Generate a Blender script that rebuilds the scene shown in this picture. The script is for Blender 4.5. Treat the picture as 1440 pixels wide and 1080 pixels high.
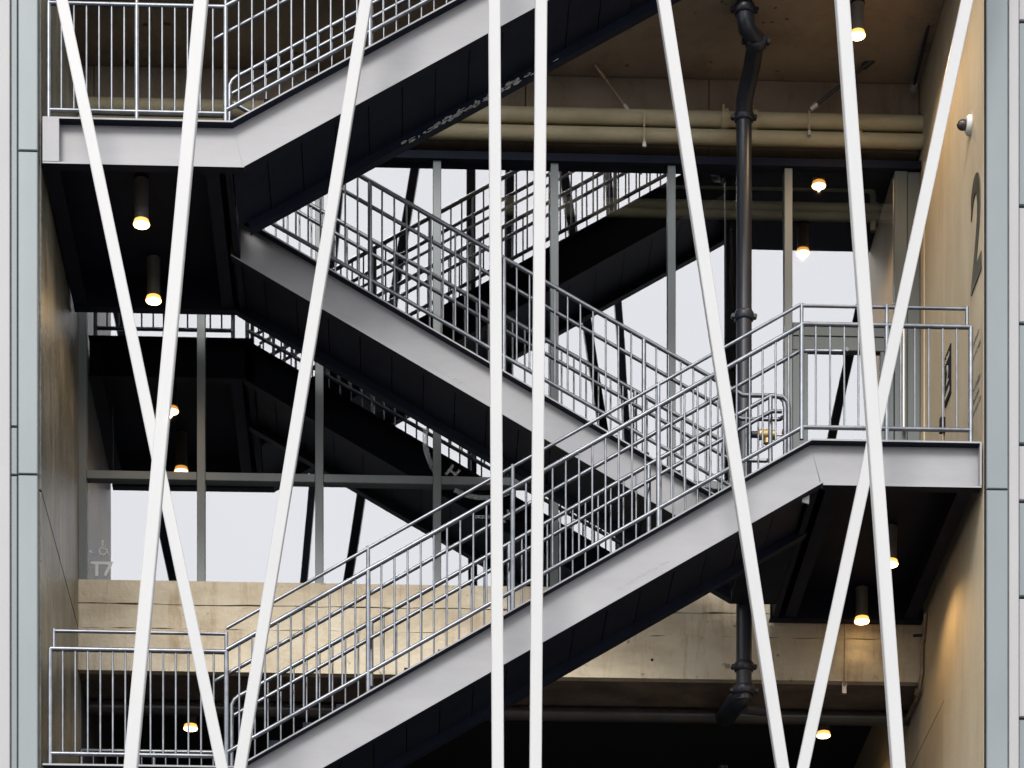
import bpy, math, random
from mathutils import Vector, Matrix
R = math.radians
random.seed(7)
sc = bpy.context.scene
for o in list(bpy.data.objects):
    bpy.data.objects.remove(o)

# ------------------------------------------------------------------ camera
F_PX, HORIZON, PW, PH = 4150.0, 2550.0, 1440, 1080
CAM_D, CAM_Z, YAW = 27.3, 1.6, math.atan(160 / 4150.0)
cam = bpy.data.cameras.new('camera')
camo = bpy.data.objects.new('camera', cam)
sc.collection.objects.link(camo)
camo.location = (0, -CAM_D, CAM_Z)
camo.rotation_euler = (R(90), 0, -YAW)
cam.sensor_width = 36.0
cam.lens = F_PX / PW * 36.0
cam.shift_y = (HORIZON - PH / 2) / PW          # perspective-control (rising front) lens
cam.clip_end = 2000
sc.camera = camo

# ------------------------------------------------------------------ sky and sun (overcast)
SUN_EL, SUN_AZ = R(38.5), R(195)                 # azimuth from +Y, clockwise
w = bpy.data.worlds.new('World')
sc.world = w
w.use_nodes = True
nt = w.node_tree
nt.nodes.clear()
out = nt.nodes.new('ShaderNodeOutputWorld')
bg = nt.nodes.new('ShaderNodeBackground')
bg.inputs['Strength'].default_value = 0.1
sky = nt.nodes.new('ShaderNodeTexSky')
sky.sky_type = 'NISHITA'
sky.sun_disc = False
sky.sun_elevation = SUN_EL
sky.sun_rotation = SUN_AZ
tc = nt.nodes.new('ShaderNodeTexCoord')
nz = nt.nodes.new('ShaderNodeTexNoise')
nz.inputs['Scale'].default_value = 2.2
nz.inputs['Detail'].default_value = 4
nz.inputs['Roughness'].default_value = 0.55
cr = nt.nodes.new('ShaderNodeValToRGB')
cr.color_ramp.elements[0].position = 0.3
cr.color_ramp.elements[0].color = (15.6, 15.7, 16.1, 1)
cr.color_ramp.elements[1].position = 0.7
cr.color_ramp.elements[1].color = (17.4, 17.4, 17.7, 1)
mx = nt.nodes.new('ShaderNodeMix')
mx.data_type = 'RGBA'
mx.inputs[0].default_value = 0.93              # cloud cover
nt.links.new(tc.outputs['Generated'], nz.inputs['Vector'])
nt.links.new(nz.outputs['Fac'], cr.inputs['Fac'])
nt.links.new(sky.outputs['Color'], mx.inputs[6])
nt.links.new(cr.outputs['Color'], mx.inputs[7])
nt.links.new(mx.outputs[2], bg.inputs['Color'])
nt.links.new(bg.outputs[0], out.inputs[0])

sun = bpy.data.lights.new('sun', 'SUN')
sun.energy = 2.2
sun.angle = R(20)
sun.color = (1.0, 0.97, 0.92)
suno = bpy.data.objects.new('sun', sun)
sc.collection.objects.link(suno)
suno.location = (-10, -40, 60)
sd = Vector((math.sin(SUN_AZ) * math.cos(SUN_EL), math.cos(SUN_AZ) * math.cos(SUN_EL), math.sin(SUN_EL)))
suno.rotation_euler = (-sd).to_track_quat('-Z', 'Y').to_euler()

vs = sc.view_settings
sc.display_settings.display_device = 'sRGB'
vs.view_transform = 'Standard'
vs.look = 'None'
vs.exposure = 0.3
vs.gamma = 1.0
vs.use_curve_mapping = False
sc.cycles.max_bounces = 8
sc.cycles.diffuse_bounces = 1
sc.cycles.glossy_bounces = 4
sc.cycles.transparent_max_bounces = 8
sc.cycles.caustics_reflective = False
sc.cycles.caustics_refractive = False
sc.cycles.use_denoising = True
try:
    sc.cycles.denoiser = 'OPENIMAGEDENOISE'
except Exception:
    pass

# ------------------------------------------------------------------ helpers
def at(px, py, Y):
    """point where the line of sight through a picture point meets the vertical plane y = Y"""
    s, c = math.sin(YAW), math.cos(YAW)
    u, v = (px - 720.0) / F_PX, (HORIZON - py) / F_PX
    t = (Y + CAM_D) / (c - u * s)
    return Vector(((s + u * c) * t, Y, CAM_Z + v * t))


class MB:
    def __init__(self):
        self.v, self.f, self.s, self.m = [], [], [], []
        self.mi = 0

    def add(self, vs_, fs, smooth=False):
        b = len(self.v)
        self.v += [Vector(p) for p in vs_]
        for f in fs:
            self.f.append([b + i for i in f])
            self.s.append(smooth)
            self.m.append(self.mi)
        return self

    def box(self, x0, x1, y0, y1, z0, z1):
        vs_ = [(x, y, z) for z in (z0, z1) for y in (y0, y1) for x in (x0, x1)]
        return self.add(vs_, [(0, 2, 3, 1), (4, 5, 7, 6), (0, 1, 5, 4), (2, 6, 7, 3), (0, 4, 6, 2), (1, 3, 7, 5)])

    def front(self):
        """second material on the street face of a single box"""
        self.m[2] = 1
        return self

    def bevbox(self, x0, x1, y0, y1, z0, z1, b=0.006):
        """box with chamfered front edges (facing -y)"""
        vs_ = [(x0 + b, y0, z0 + b), (x1 - b, y0, z0 + b), (x1 - b, y0, z1 - b), (x0 + b, y0, z1 - b),
               (x0, y0 + b, z0), (x1, y0 + b, z0), (x1, y0 + b, z1), (x0, y0 + b, z1),
               (x0, y1, z0), (x1, y1, z0), (x1, y1, z1), (x0, y1, z1)]
        fs = [(0, 1, 2, 3), (8, 11, 10, 9)]
        for i in range(4):
            j = (i + 1) % 4
            fs += [(4 + i, 4 + j, j, i), (8 + i, 8 + j, 4 + j, 4 + i)]
        return self.add(vs_, fs)

    def tube(self, pts, r, n=8, caps=True):
        pts = [Vector(p) for p in pts]
        rings = []
        prev = None
        for i, p in enumerate(pts):
            if i == 0:
                d = pts[1] - p
            elif i == len(pts) - 1:
                d = p - pts[i - 1]
            else:
                d = (pts[i + 1] - p).normalized() + (p - pts[i - 1]).normalized()
            d.normalize()
            if prev is None:
                a = Vector((0, 1, 0)) if abs(d.y) < 0.9 else Vector((1, 0, 0))
                prev = (a - d * a.dot(d)).normalized()
            else:
                prev = (prev - d * prev.dot(d)).normalized()
            q = d.cross(prev)
            rr = r[i] if isinstance(r, (list, tuple)) else r
            rings.append([p + (prev * math.cos(2 * math.pi * k / n) + q * math.sin(2 * math.pi * k / n)) * rr for k in range(n)])
        vs_ = [v for g in rings for v in g]
        fs = []
        for i in range(len(pts) - 1):
            for k in range(n):
                k2 = (k + 1) % n
                fs.append((i * n + k, i * n + k2, (i + 1) * n + k2, (i + 1) * n + k))
        self.add(vs_, fs, True)
        if caps:
            self.add(rings[0], [tuple(range(n))[::-1]])
            self.add(rings[-1], [tuple(range(n))])
        return self

    def prism(self, poly, axis, a0, a1):
        """extrude a 2d polygon along an axis; poly holds the two other coordinates in order"""
        def p3(p, a):
            return {'x': (a, p[0], p[1]), 'y': (p[0], a, p[1]), 'z': (p[0], p[1], a)}[axis]
        n = len(poly)
        vs_ = [p3(p, a0) for p in poly] + [p3(p, a1) for p in poly]
        fs = [tuple(range(n)), tuple(range(n, 2 * n))[::-1]]
        fs += [(i, n + i, n + (i + 1) % n, (i + 1) % n) for i in range(n)]
        return self.add(vs_, fs)

    def loft(self, A, B):
        """closed solid between two equal section loops"""
        n = len(A)
        vs_ = list(A) + list(B)
        fs = [tuple(range(n))[::-1], tuple(range(n, 2 * n))]
        fs += [(i, (i + 1) % n, n + (i + 1) % n, n + i) for i in range(n)]
        return self.add(vs_, fs)

    def mesh(self, name, mats, off=Vector((0, 0, 0)), fix=True):
        me = bpy.data.meshes.new(name)
        me.from_pydata([v - off for v in self.v], [], self.f)
        if fix:
            import bmesh
            bm = bmesh.new()
            bm.from_mesh(me)
            bmesh.ops.recalc_face_normals(bm, faces=bm.faces)
            bm.to_mesh(me)
            bm.free()
        for i, p in enumerate(me.polygons):
            p.use_smooth = self.s[i]
            p.material_index = self.m[i]
        for m in (mats if isinstance(mats, (list, tuple)) else [mats]):
            me.materials.append(m)
        return me

    def build(self, name, mats, parent=None):
        o = bpy.data.objects.new(name, self.mesh(name, mats, base(parent)))
        sc.collection.objects.link(o)
        o.parent = parent
        return o


def base(o):
    p = Vector((0, 0, 0))
    while o is not None:
        p = p + o.location
        o = o.parent
    return p


def tag(o, label=None, cat=None, group=None, kind=None):
    if label: o['label'] = label
    if cat: o['category'] = cat
    if group: o['group'] = group
    if kind: o['kind'] = kind
    return o


def thing(name, loc, label, cat, group=None):
    o = bpy.data.objects.new(name, None)
    o.empty_display_size = 0.2
    sc.collection.objects.link(o)
    o.location = loc
    return tag(o, label, cat, group, 'thing')


def place(name, me, loc, parent, rot=None, scale=None):
    o = bpy.data.objects.new(name, me)
    sc.collection.objects.link(o)
    o.parent = parent
    o.location = Vector(loc) - base(parent)
    if rot: o.rotation_euler = rot
    if scale: o.scale = scale
    return o


def arc(c, a, b, ang0, ang1, r, n=6):
    """points on a circle round c in the plane of unit vectors a, b"""
    return [c + (a * math.cos(t) + b * math.sin(t)) * r for t in [ang0 + (ang1 - ang0) * i / n for i in range(n + 1)]]


# ------------------------------------------------------------------ materials
def mat(name, col, rough=0.6, metal=0.0, spec=0.5):
    m = bpy.data.materials.new(name)
    m.use_nodes = True
    b = m.node_tree.nodes['Principled BSDF']
    b.inputs['Base Color'].default_value = (*col, 1)
    b.inputs['Roughness'].default_value = rough
    b.inputs['Metallic'].default_value = metal
    b.inputs['Specular IOR Level'].default_value = spec
    return m


def weather(m, cols, scale=(3, 3, 3), detail=6, lo=0.3, hi=0.7, bump=0.0, bscale=40, rough_var=0.0, speck=None, streak=None):
    """noise driven colour between two tones, optional bump and dark specks"""
    nt = m.node_tree
    N, L = nt.nodes, nt.links
    b = N['Principled BSDF']
    tc = N.new('ShaderNodeTexCoord')
    mp = N.new('ShaderNodeMapping')
    mp.inputs['Scale'].default_value = scale
    geo = N.new('ShaderNodeNewGeometry')
    L.new(geo.outputs['Position'], mp.inputs['Vector'])
    n1 = N.new('ShaderNodeTexNoise')
    n1.inputs['Scale'].default_value = 1.0
    n1.inputs['Detail'].default_value = detail
    n1.inputs['Roughness'].default_value = 0.62
    L.new(mp.outputs[0], n1.inputs['Vector'])
    r = N.new('ShaderNodeValToRGB')
    r.color_ramp.elements[0].position = lo
    r.color_ramp.elements[1].position = hi
    r.color_ramp.elements[0].color = (*cols[0], 1)
    r.color_ramp.elements[1].color = (*cols[-1], 1)
    if len(cols) == 3:
        e = r.color_ramp.elements.new((lo + hi) / 2)
        e.color = (*cols[1], 1)
    L.new(n1.outputs['Fac'], r.inputs['Fac'])
    col = r.outputs['Color']
    if speck:
        n3 = N.new('ShaderNodeTexNoise')
        n3.inputs['Scale'].default_value = speck[0]
        n3.inputs['Detail'].default_value = 2
        L.new(geo.outputs['Position'], n3.inputs['Vector'])
        r3 = N.new('ShaderNodeValToRGB')
        r3.color_ramp.elements[0].position = speck[1]
        r3.color_ramp.elements[0].color = (0, 0, 0, 1)
        r3.color_ramp.elements[1].position = speck[1] + 0.05
        r3.color_ramp.elements[1].color = (1, 1, 1, 1)
        L.new(n3.outputs['Fac'], r3.inputs['Fac'])
        mxx = N.new('ShaderNodeMix')
        mxx.data_type = 'RGBA'
        L.new(r3.outputs['Color'], mxx.inputs[0])
        L.new(col, mxx.inputs[6])
        mxx.inputs[7].default_value = (*speck[2], 1)
        col = mxx.outputs[2]
    if streak:                     # run-off stains: long in z, short across
        m4 = N.new('ShaderNodeMapping')
        m4.inputs['Scale'].default_value = streak[0]
        L.new(geo.outputs['Position'], m4.inputs['Vector'])
        n4 = N.new('ShaderNodeTexNoise')
        n4.inputs['Scale'].default_value = 1.0
        n4.inputs['Detail'].default_value = 7
        n4.inputs['Roughness'].default_value = 0.68
        n4.inputs['Distortion'].default_value = 0.35
        L.new(m4.outputs[0], n4.inputs['Vector'])
        r4 = N.new('ShaderNodeValToRGB')
        r4.color_ramp.elements[0].position = streak[1]
        r4.color_ramp.elements[1].position = streak[1] + streak[2]
        L.new(n4.outputs['Fac'], r4.inputs['Fac'])
        m5 = N.new('ShaderNodeMix')
        m5.data_type = 'RGBA'
        m5.blend_type = 'MULTIPLY'
        L.new(r4.outputs['Color'], m5.inputs[0])
        L.new(col, m5.inputs[6])
        m5.inputs[7].default_value = (*streak[3], 1)
        col = m5.outputs[2]
    L.new(col, b.inputs['Base Color'])
    if bump:
        n2 = N.new('ShaderNodeTexNoise')
        n2.inputs['Scale'].default_value = bscale
        n2.inputs['Detail'].default_value = 5
        L.new(geo.outputs['Position'], n2.inputs['Vector'])
        bp = N.new('ShaderNodeBump')
        bp.inputs['Strength'].default_value = bump
        bp.inputs['Distance'].default_value = 0.02
        L.new(n2.outputs['Fac'], bp.inputs['Height'])
        L.new(bp.outputs[0], b.inputs['Normal'])
    if rough_var:
        mr = N.new('ShaderNodeMapRange')
        br = b.inputs['Roughness'].default_value
        mr.inputs['To Min'].default_value = br - rough_var
        mr.inputs['To Max'].default_value = br + rough_var
        L.new(n1.outputs['Fac'], mr.inputs['Value'])
        L.new(mr.outputs[0], b.inputs['Roughness'])
    return m


M = {}
M['white'] = weather(mat('white_paint', (.82, .82, .83), .45), [(.425, .425, .43), (.455, .455, .455)], (2, 2, .8), 5)
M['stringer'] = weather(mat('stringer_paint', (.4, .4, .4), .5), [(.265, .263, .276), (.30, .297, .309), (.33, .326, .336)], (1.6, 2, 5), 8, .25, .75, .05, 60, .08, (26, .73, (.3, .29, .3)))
M['soffit'] = weather(mat('dark_steel', (.03, .03, .04), .6, 0, .15), [(.0075, .010, .022), (.013, .017, .034)], (3, 3, 3), 5, .3, .7, .05, 30)  # dark soffit steel; also stands in for shade on rear stringers and strut backs
M['rail'] = weather(mat('galvanised_rail', (.4, .42, .46), .34, .82), [(.145, .153, .17), (.235, .248, .27)], (9, 9, 9), 5, .3, .7, 0, 40, .08)
M['concrete'] = weather(mat('pale_concrete', (.5, .45, .36), .85), [(.50, .41, .29), (.68, .59, .44), (.78, .70, .56)], (1.3, 1.3, 2.4), 9, .28, .72, .5, 22, 0, (9, .70, (.34, .29, .22)), ((5, 5, .8), .52, .2, (.66, .56, .44)))
M['brown'] = weather(mat('brown_concrete', (.2, .16, .11), .85), [(.37, .295, .225), (.50, .41, .32)], (1.1, 1.1, 1.8), 8, .3, .7, .4, 18, 0, (7, .7, (.14, .11, .08)), ((2, 2, 2), .5, .25, (.68, .64, .62)))
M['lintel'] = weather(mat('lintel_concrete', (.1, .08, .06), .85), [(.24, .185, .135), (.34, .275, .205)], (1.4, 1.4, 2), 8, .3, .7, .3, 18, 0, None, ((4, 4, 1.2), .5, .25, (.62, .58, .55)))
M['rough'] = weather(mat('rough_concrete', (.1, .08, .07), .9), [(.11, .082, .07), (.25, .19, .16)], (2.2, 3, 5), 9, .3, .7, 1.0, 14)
M['wall_warm'] = weather(mat('sand_wall', (.45, .37, .25), .75), [(.55, .45, .31), (.62, .52, .365), (.68, .58, .42)], (1.2, 2.2, .8), 7, .28, .72, .15, 30, 0, None, ((3, 5, 1.0), .52, .3, (.88, .85, .80)))
M['wall_streak'] = weather(mat('streaked_concrete', (.2, .17, .1), .4), [(.10, .098, .08), (.20, .188, .148), (.34, .315, .255)], (1.6, 1.6, 1.1), 10, .3, .7, .5, 14, .1, (11, .66, (.09, .085, .065)), ((3.2, 4.5, .9), .47, .22, (.42, .41, .35)))
M['cladding'] = weather(mat('cladding_metal', (.4, .43, .44), .45, .1), [(.155, .180, .191), (.195, .22, .231)], (.8, 1, .35), 4, .3, .7)
M['pale_panel'] = weather(mat('pale_panel', (.55, .55, .55), .5), [(.31, .306, .314), (.35, .346, .35)], (.8, 1, .4), 4)
M['mullion'] = weather(mat('mullion_aluminium', (.2, .22, .23), .45, .2), [(.165, .185, .192), (.205, .222, .228)], (3, 3, .5), 3)
M['cream_pipe'] = weather(mat('cream_pipe_paint', (.4, .36, .24), .55), [(.50, .43, .26), (.66, .57, .37)], (2.5, 4, 4), 6, .3, .7, .1, 50, 0, (30, .74, (.15, .12, .08)))
M['black_pipe'] = weather(mat('black_pipe_paint', (.03, .033, .045), .38), [(.016, .019, .029), (.028, .032, .045)], (3, 3, 3), 5)
M['dark_pipe'] = weather(mat('dark_pipe_paint', (.06, .05, .05), .3), [(.045, .04, .04), (.09, .075, .065)], (2, 3, 3), 5)
M['dark'] = mat('black_gap', (.008, .008, .01), .9)
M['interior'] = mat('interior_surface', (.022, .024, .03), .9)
M['lamp_body'] = weather(mat('lamp_metal', (.35, .33, .3), .4, .5), [(.3, .28, .25), (.4, .38, .35)], (6, 6, 6), 3)
M['flake'] = mat('peeling_paint', (.55, .56, .53), .8)
M['brass'] = weather(mat('brass', (.45, .32, .13), .4, .6), [(.36, .25, .1), (.52, .38, .18)], (30, 30, 30), 4)
M['red'] = mat('red_paint', (.45, .05, .03), .5)
M['conduit'] = weather(mat('conduit_metal', (.35, .25, .16), .45, .3), [(.25, .17, .1), (.45, .34, .24)], (10, 10, 5), 4)
M['number'] = weather(mat('number_plate', (.12, .11, .07), .5), [(.05, .047, .03), (.10, .095, .065)], (6, 6, 6), 6)
M['sign_dark'] = mat('sign_dark', (.016, .015, .014), .7, 0, .1)
M['door_frame'] = weather(mat('door_aluminium', (.1, .12, .12), .5, .2), [(.10, .118, .122), (.14, .16, .165)], (3, 3, .5), 3)
M['sign_white'] = mat('sign_white', (.6, .58, .52), .6)
M['cam_white'] = mat('camera_white', (.78, .78, .76), .35)
M['cam_dome'] = mat('camera_dome', (.06, .05, .045), .12)
M['mark'] = mat('pencil_mark', (.30, .295, .31), .8)
M['steel_bright'] = mat('steel_bright', (.6, .6, .58), .4, .4)
M['ground'] = weather(mat('paving', (.1, .1, .1), .9), [(.045, .045, .048), (.075, .075, .074)], (.6, .6, .6), 7)


def emis(name, col, strength):
    m = bpy.data.materials.new(name)
    m.use_nodes = True
    b = m.node_tree.nodes['Principled BSDF']
    b.inputs['Base Color'].default_value = (.8, .7, .5, 1)
    b.inputs['Emission Color'].default_value = (*col, 1)
    b.inputs['Emission Strength'].default_value = strength
    return m


M['lens'] = emis('lamp_lens_glow', (1.0, .70, .36), 10)
M['lens_rim'] = emis('lamp_rim_glow', (1.0, .42, .08), 1.6)  # added glow imitating the orange bloom round each lens
M['lens_in'] = emis('recessed_lens_glow', (1.0, .86, .62), 6.0)


def glass_mat():
    m = bpy.data.materials.new('coated_glass')
    m.use_nodes = True
    nt = m.node_tree
    nt.nodes.clear()
    o = nt.nodes.new('ShaderNodeOutputMaterial')
    mx = nt.nodes.new('ShaderNodeMixShader')
    tr = nt.nodes.new('ShaderNodeBsdfTransparent')
    gl = nt.nodes.new('ShaderNodeBsdfGlossy')
    tr.inputs['Color'].default_value = (.85, .88, .88, 1)
    gl.inputs['Color'].default_value = (.97, .975, 1.0, 1)
    gl.inputs['Roughness'].default_value = 0.008
    mx.inputs[0].default_value = 0.405          # mirror coating
    # the very slight waviness of a real pane
    tcn = nt.nodes.new('ShaderNodeNewGeometry')
    nn = nt.nodes.new('ShaderNodeTexNoise')
    nn.inputs['Scale'].default_value = 0.7
    nn.inputs['Detail'].default_value = 1
    bp = nt.nodes.new('ShaderNodeBump')
    bp.inputs['Strength'].default_value = 0.06
    bp.inputs['Distance'].default_value = 0.02
    nt.links.new(tcn.outputs['Position'], nn.inputs['Vector'])
    nt.links.new(nn.outputs['Fac'], bp.inputs['Height'])
    nt.links.new(bp.outputs[0], gl.inputs['Normal'])
    nt.links.new(tr.outputs[0], mx.inputs[1])
    nt.links.new(gl.outputs[0], mx.inputs[2])
    nt.links.new(mx.outputs[0], o.inputs[0])
    return m


M['glass'] = glass_mat()
M['clear'] = bpy.data.materials.new('clear_glass')
M['clear'].use_nodes = True
_n = M['clear'].node_tree
_n.nodes.clear()
_t = _n.nodes.new('ShaderNodeBsdfTransparent')
_t.inputs['Color'].default_value = (.97, .98, .98, 1)
_n.links.new(_t.outputs[0], _n.nodes.new('ShaderNodeOutputMaterial').inputs[0])
etch = bpy.data.materials.new('etched_film')
etch.use_nodes = True
_b = etch.node_tree.nodes['Principled BSDF']
_b.inputs['Base Color'].default_value = (.85, .87, .88, 1)
_b.inputs['Roughness'].default_value = .8
_b.inputs['Alpha'].default_value = .2
M['etch'] = etch

M['letter_film'] = mat('letter_film', (.85, .87, .88), .8)

# ------------------------------------------------------------------ levels and planes (metres)
XL, XR = -3.29, 5.45                  # faces of the side walls
Z_LL, Z_R, Z_UL, Z_UR = 11.262, 14.378, 17.215, 20.25
Y_F, Y_AI, Y_BI, Y_BO = 0.0, 1.2, 1.53, 2.7
Y_SP, Y_GL = 3.2, 3.36
TOP = 30.0

# ------------------------------------------------------------------ setting: ground
MB().add([(-300, -300, 0), (300, -300, 0), (300, 300, 0), (-300, 300, 0)], [(0, 1, 2, 3)]).build('ground', M['ground'])['kind'] = 'structure'

# ------------------------------------------------------------------ side walls
lw = thing('side_wall', (XL, 1.6, 0), 'streaked grey brown concrete wall with a dark sloping joint, facing the stair landings', 'wall', 'concrete side walls of the stair recess')
zj = at(60, 686, 0).z
for a, b in ((0, zj - .012), (zj + .012, TOP)):
    MB().box(XL - .2, XL, 0.06, 3.5, a, b).build('wall_panel', M['wall_streak'], lw)
MB().box(XL - .19, XL - .02, 0.07, 3.49, zj - .011, zj + .011).build('joint', M['dark'], lw)
# cover strip that runs along the landing edge
rw = thing('side_wall', (XR, 1.6, 0), 'sand coloured plastered wall washed by warm lamps, carrying the large number', 'wall', 'concrete side walls of the stair recess')
zj2 = at(1328, 985, 2.0).z
zb_g = at(700, 951, Y_SP).z
MB().box(XR, XR + .25, 0.0, 1.995, 0, TOP).build('wall_panel', M['wall_warm'], rw)
MB().box(XR, XR + .25, 2.005, 3.5, zj2 + .006, TOP).build('wall_panel', M['wall_warm'], rw)
MB().box(XR, XR + .25, 3.505, 9.0, zj2 + .006, zb_g + .76).build('wall_panel', M['wall_warm'], rw)
MB().box(XR, XR + .25, 2.005, 9.0, 0, zj2 - .006).build('wall_panel', M['wall_warm'], rw)
MB().box(XR + .02, XR + .24, 1.996, 2.004, 0, TOP).build('joint', M['dark'], rw)
MB().box(XR + .02, XR + .24, 2.006, 3.4, zj2 - .0055, zj2 + .0055).build('joint', M['dark'], rw)
MB().box(XR - .012, XR, 3.08, 3.13, Z_R, 18.7).build('corner_trim', M['wall_warm'], rw)

# ------------------------------------------------------------------ concrete beams across the recess
def beam(zs, material, label, face=Y_SP):
    o = thing('concrete_beam', ((XL + XR) / 2, face, zs[0]), label, 'concrete beam', 'concrete beams across the stair recess')
    for i, (a, b) in enumerate(zip(zs[:-1], zs[1:])):
        n = 60
        off = [.0, .012, .005][i % 3]
        # each pour is a slightly uneven sheet with a ragged foot
        m = MB()
        vs_, fs = [], []
        for k in range(n + 1):
            x = XL + .002 + (XR - XL - .004) * k / n
            rag = random.uniform(-.007, .007) if i else 0
            rag2 = random.uniform(-.007, .007) if i < len(zs) - 2 else 0
            vs_ += [(x, face + off, a + .003 + rag), (x, face + off, b - .003 + rag2), (x, Y_SP + .1, b - .003 + rag2), (x, Y_SP + .1, a + .003 + rag)]
        for k in range(n):
            q, q2 = 4 * k, 4 * k + 4
            for j in range(4):
                fs.append((q + j, q + (j + 1) % 4, q2 + (j + 1) % 4, q2 + j))
        fs += [(0, 1, 2, 3), (4 * n + 3, 4 * n + 2, 4 * n + 1, 4 * n)]
        m.add(vs_, fs)
        m.build('pour_band', material, o)
    MB().box(XL + .01, XR - .01, face + .03, Y_GL + .25, zs[0] + .03, zs[-1] - .02).build('core', M['rough'], o)
    return o


zb = at(700, 951, Y_SP).z
lower_beam = beam([zb, at(400, 886, Y_SP).z, at(400, 852, Y_SP).z, at(300, 817, Y_SP).z], M['concrete'],
                  'pale concrete beam below the mirrored glazing with rough pour lines')
ub = at(1100, 101, Y_SP).z
slab = thing('concrete_slab', (1, 2.5, ub), 'brown concrete floor slab overhead, seen from below above the cream pipes', 'slab')
MB().box(XL + .002, XR - .002, 1.86, Y_GL + .3, ub, ub + .6).build('deck', M['brown'], slab)
MB().box(3.82, XR - .002, .04, 1.858, ub, ub + .6).build('deck', M['soffit'], slab)
Z_GC = zb + .75
# tie holes with run marks
for px, py in ((917, 928), (1262, 955), (655, 922)):
    p = at(px, py, Y_SP)
    m = MB()
    m.tube([(p.x, Y_SP - .002, p.z), (p.x, Y_SP + .03, p.z)], .016, 10)
    m.build('tie_hole', M['dark'], lower_beam)
lintel = thing('concrete_lintel', ((XL + XR) / 2, Y_SP, ub - .7), 'brown concrete lintel right behind the two cream pipes', 'lintel')
xs = [XL + .01] + [at(p, 130, Y_SP).x for p in (130, 480, 740, 999, 1300)]
xs[-1] = XR - .01
for a, b in zip(xs[:-1], xs[1:]):
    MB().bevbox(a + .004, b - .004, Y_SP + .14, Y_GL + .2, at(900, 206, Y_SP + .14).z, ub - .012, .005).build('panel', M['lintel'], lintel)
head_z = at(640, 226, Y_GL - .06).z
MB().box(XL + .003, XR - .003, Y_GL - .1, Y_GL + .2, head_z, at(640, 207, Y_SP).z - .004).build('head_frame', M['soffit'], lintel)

# ------------------------------------------------------------------ open garage level under the lower beam
g = thing('garage_soffit', (1, 6, zb), 'dark rough brown concrete soffit stepping back under the pale beam', 'soffit')
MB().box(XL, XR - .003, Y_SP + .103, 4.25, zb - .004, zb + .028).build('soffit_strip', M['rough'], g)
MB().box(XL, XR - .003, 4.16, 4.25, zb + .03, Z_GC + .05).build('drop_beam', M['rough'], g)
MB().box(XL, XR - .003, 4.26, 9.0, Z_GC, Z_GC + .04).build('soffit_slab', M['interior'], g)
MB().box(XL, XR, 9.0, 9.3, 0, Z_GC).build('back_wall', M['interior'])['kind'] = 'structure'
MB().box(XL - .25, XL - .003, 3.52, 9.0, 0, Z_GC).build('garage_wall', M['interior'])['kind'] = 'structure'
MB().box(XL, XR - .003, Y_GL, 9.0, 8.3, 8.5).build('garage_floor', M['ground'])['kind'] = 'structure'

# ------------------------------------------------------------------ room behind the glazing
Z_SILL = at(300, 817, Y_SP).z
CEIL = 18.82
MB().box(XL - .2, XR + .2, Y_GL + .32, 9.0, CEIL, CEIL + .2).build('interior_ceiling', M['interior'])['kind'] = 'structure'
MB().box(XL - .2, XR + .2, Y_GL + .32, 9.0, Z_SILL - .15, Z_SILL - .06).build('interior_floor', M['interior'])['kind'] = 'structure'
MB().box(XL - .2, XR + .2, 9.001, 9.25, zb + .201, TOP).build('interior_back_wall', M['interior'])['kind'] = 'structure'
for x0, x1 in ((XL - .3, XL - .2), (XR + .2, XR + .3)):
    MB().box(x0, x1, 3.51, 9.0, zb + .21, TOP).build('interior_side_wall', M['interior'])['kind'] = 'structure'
MB().box(XL, XR, Y_SP, 9.0, ub + .602, TOP).build('upper_wall', M['brown'])['kind'] = 'structure'  # unseen, added to stop sky light leaking in above the slab
MB().box(XL - 22, XR + 22, 0.41, 9.3, TOP + .01, TOP + .4).build('roof', M['brown'])['kind'] = 'structure'  # unseen, added to close the recess against sky light from above

# ------------------------------------------------------------------ glazing
cw = thing('glass_curtain_wall', ((XL + XR) / 2, Y_GL, Z_SILL), 'mirrored glass curtain wall in grey aluminium frames behind the stairs', 'curtain wall')
MX = [-3.256 + 1.2195 * k for k in range(7)]
for x in MX:
    MB().bevbox(x - .042, x + .042, Y_GL - .065, Y_GL + .1, Z_SILL, head_z - .002, .004).build('mullion', M['mullion'], cw)
zt = at(400, 672, Y_GL - .05).z
for a, b in zip(MX[:-1], MX[1:]):
    MB().bevbox(a + .044, b - .044, Y_GL - .06, Y_GL + .08, zt - .042, zt + .042, .004).build('transom', M['mullion'], cw)
    MB().bevbox(a + .044, b - .044, Y_GL - .05, Y_GL + .08, Z_SILL, Z_SILL + .03, .004).build('sill', M['mullion'], cw)
    for z0, z1 in ((Z_SILL + .032, zt - .044), (zt + .044, head_z - .003)):
        MB().box(a + .044, b - .044, Y_GL, Y_GL + .012, z0, z1).front().build('pane', [M['clear'], M['glass']], cw)
# door bay beside the sand wall
XD0, XD1 = MX[-1] + .046, XR - .004
dz = at(1180, 494, Y_GL - .03).z
dz2 = at(1180, 456, Y_GL - .03).z
door = thing('doorway', ((XD0 + XD1) / 2, Y_GL, Z_R), 'glazed aluminium door with a tall pull handle on the numbered landing', 'door')
MB().bevbox(XD0, XD1 - .2, Y_GL - .05, Y_GL + .08, dz, dz + .14, .004).build('head_rail', M['door_frame'], door)
MB().bevbox(XD0, XD1 - .2, Y_GL - .058, Y_GL + .08, dz + .145, dz2, .004).build('head_rail', M['door_frame'], door)
MB().bevbox(XD0, XD0 + .16, Y_GL - .05, Y_GL + .06, Z_R + .02, dz - .004, .004).build('stile', M['door_frame'], door)
MB().bevbox(XD1 - .42, XD1 - .28, Y_GL - .05, Y_GL + .06, Z_R + .02, dz - .004, .004).build('stile', M['door_frame'], door)
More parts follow.
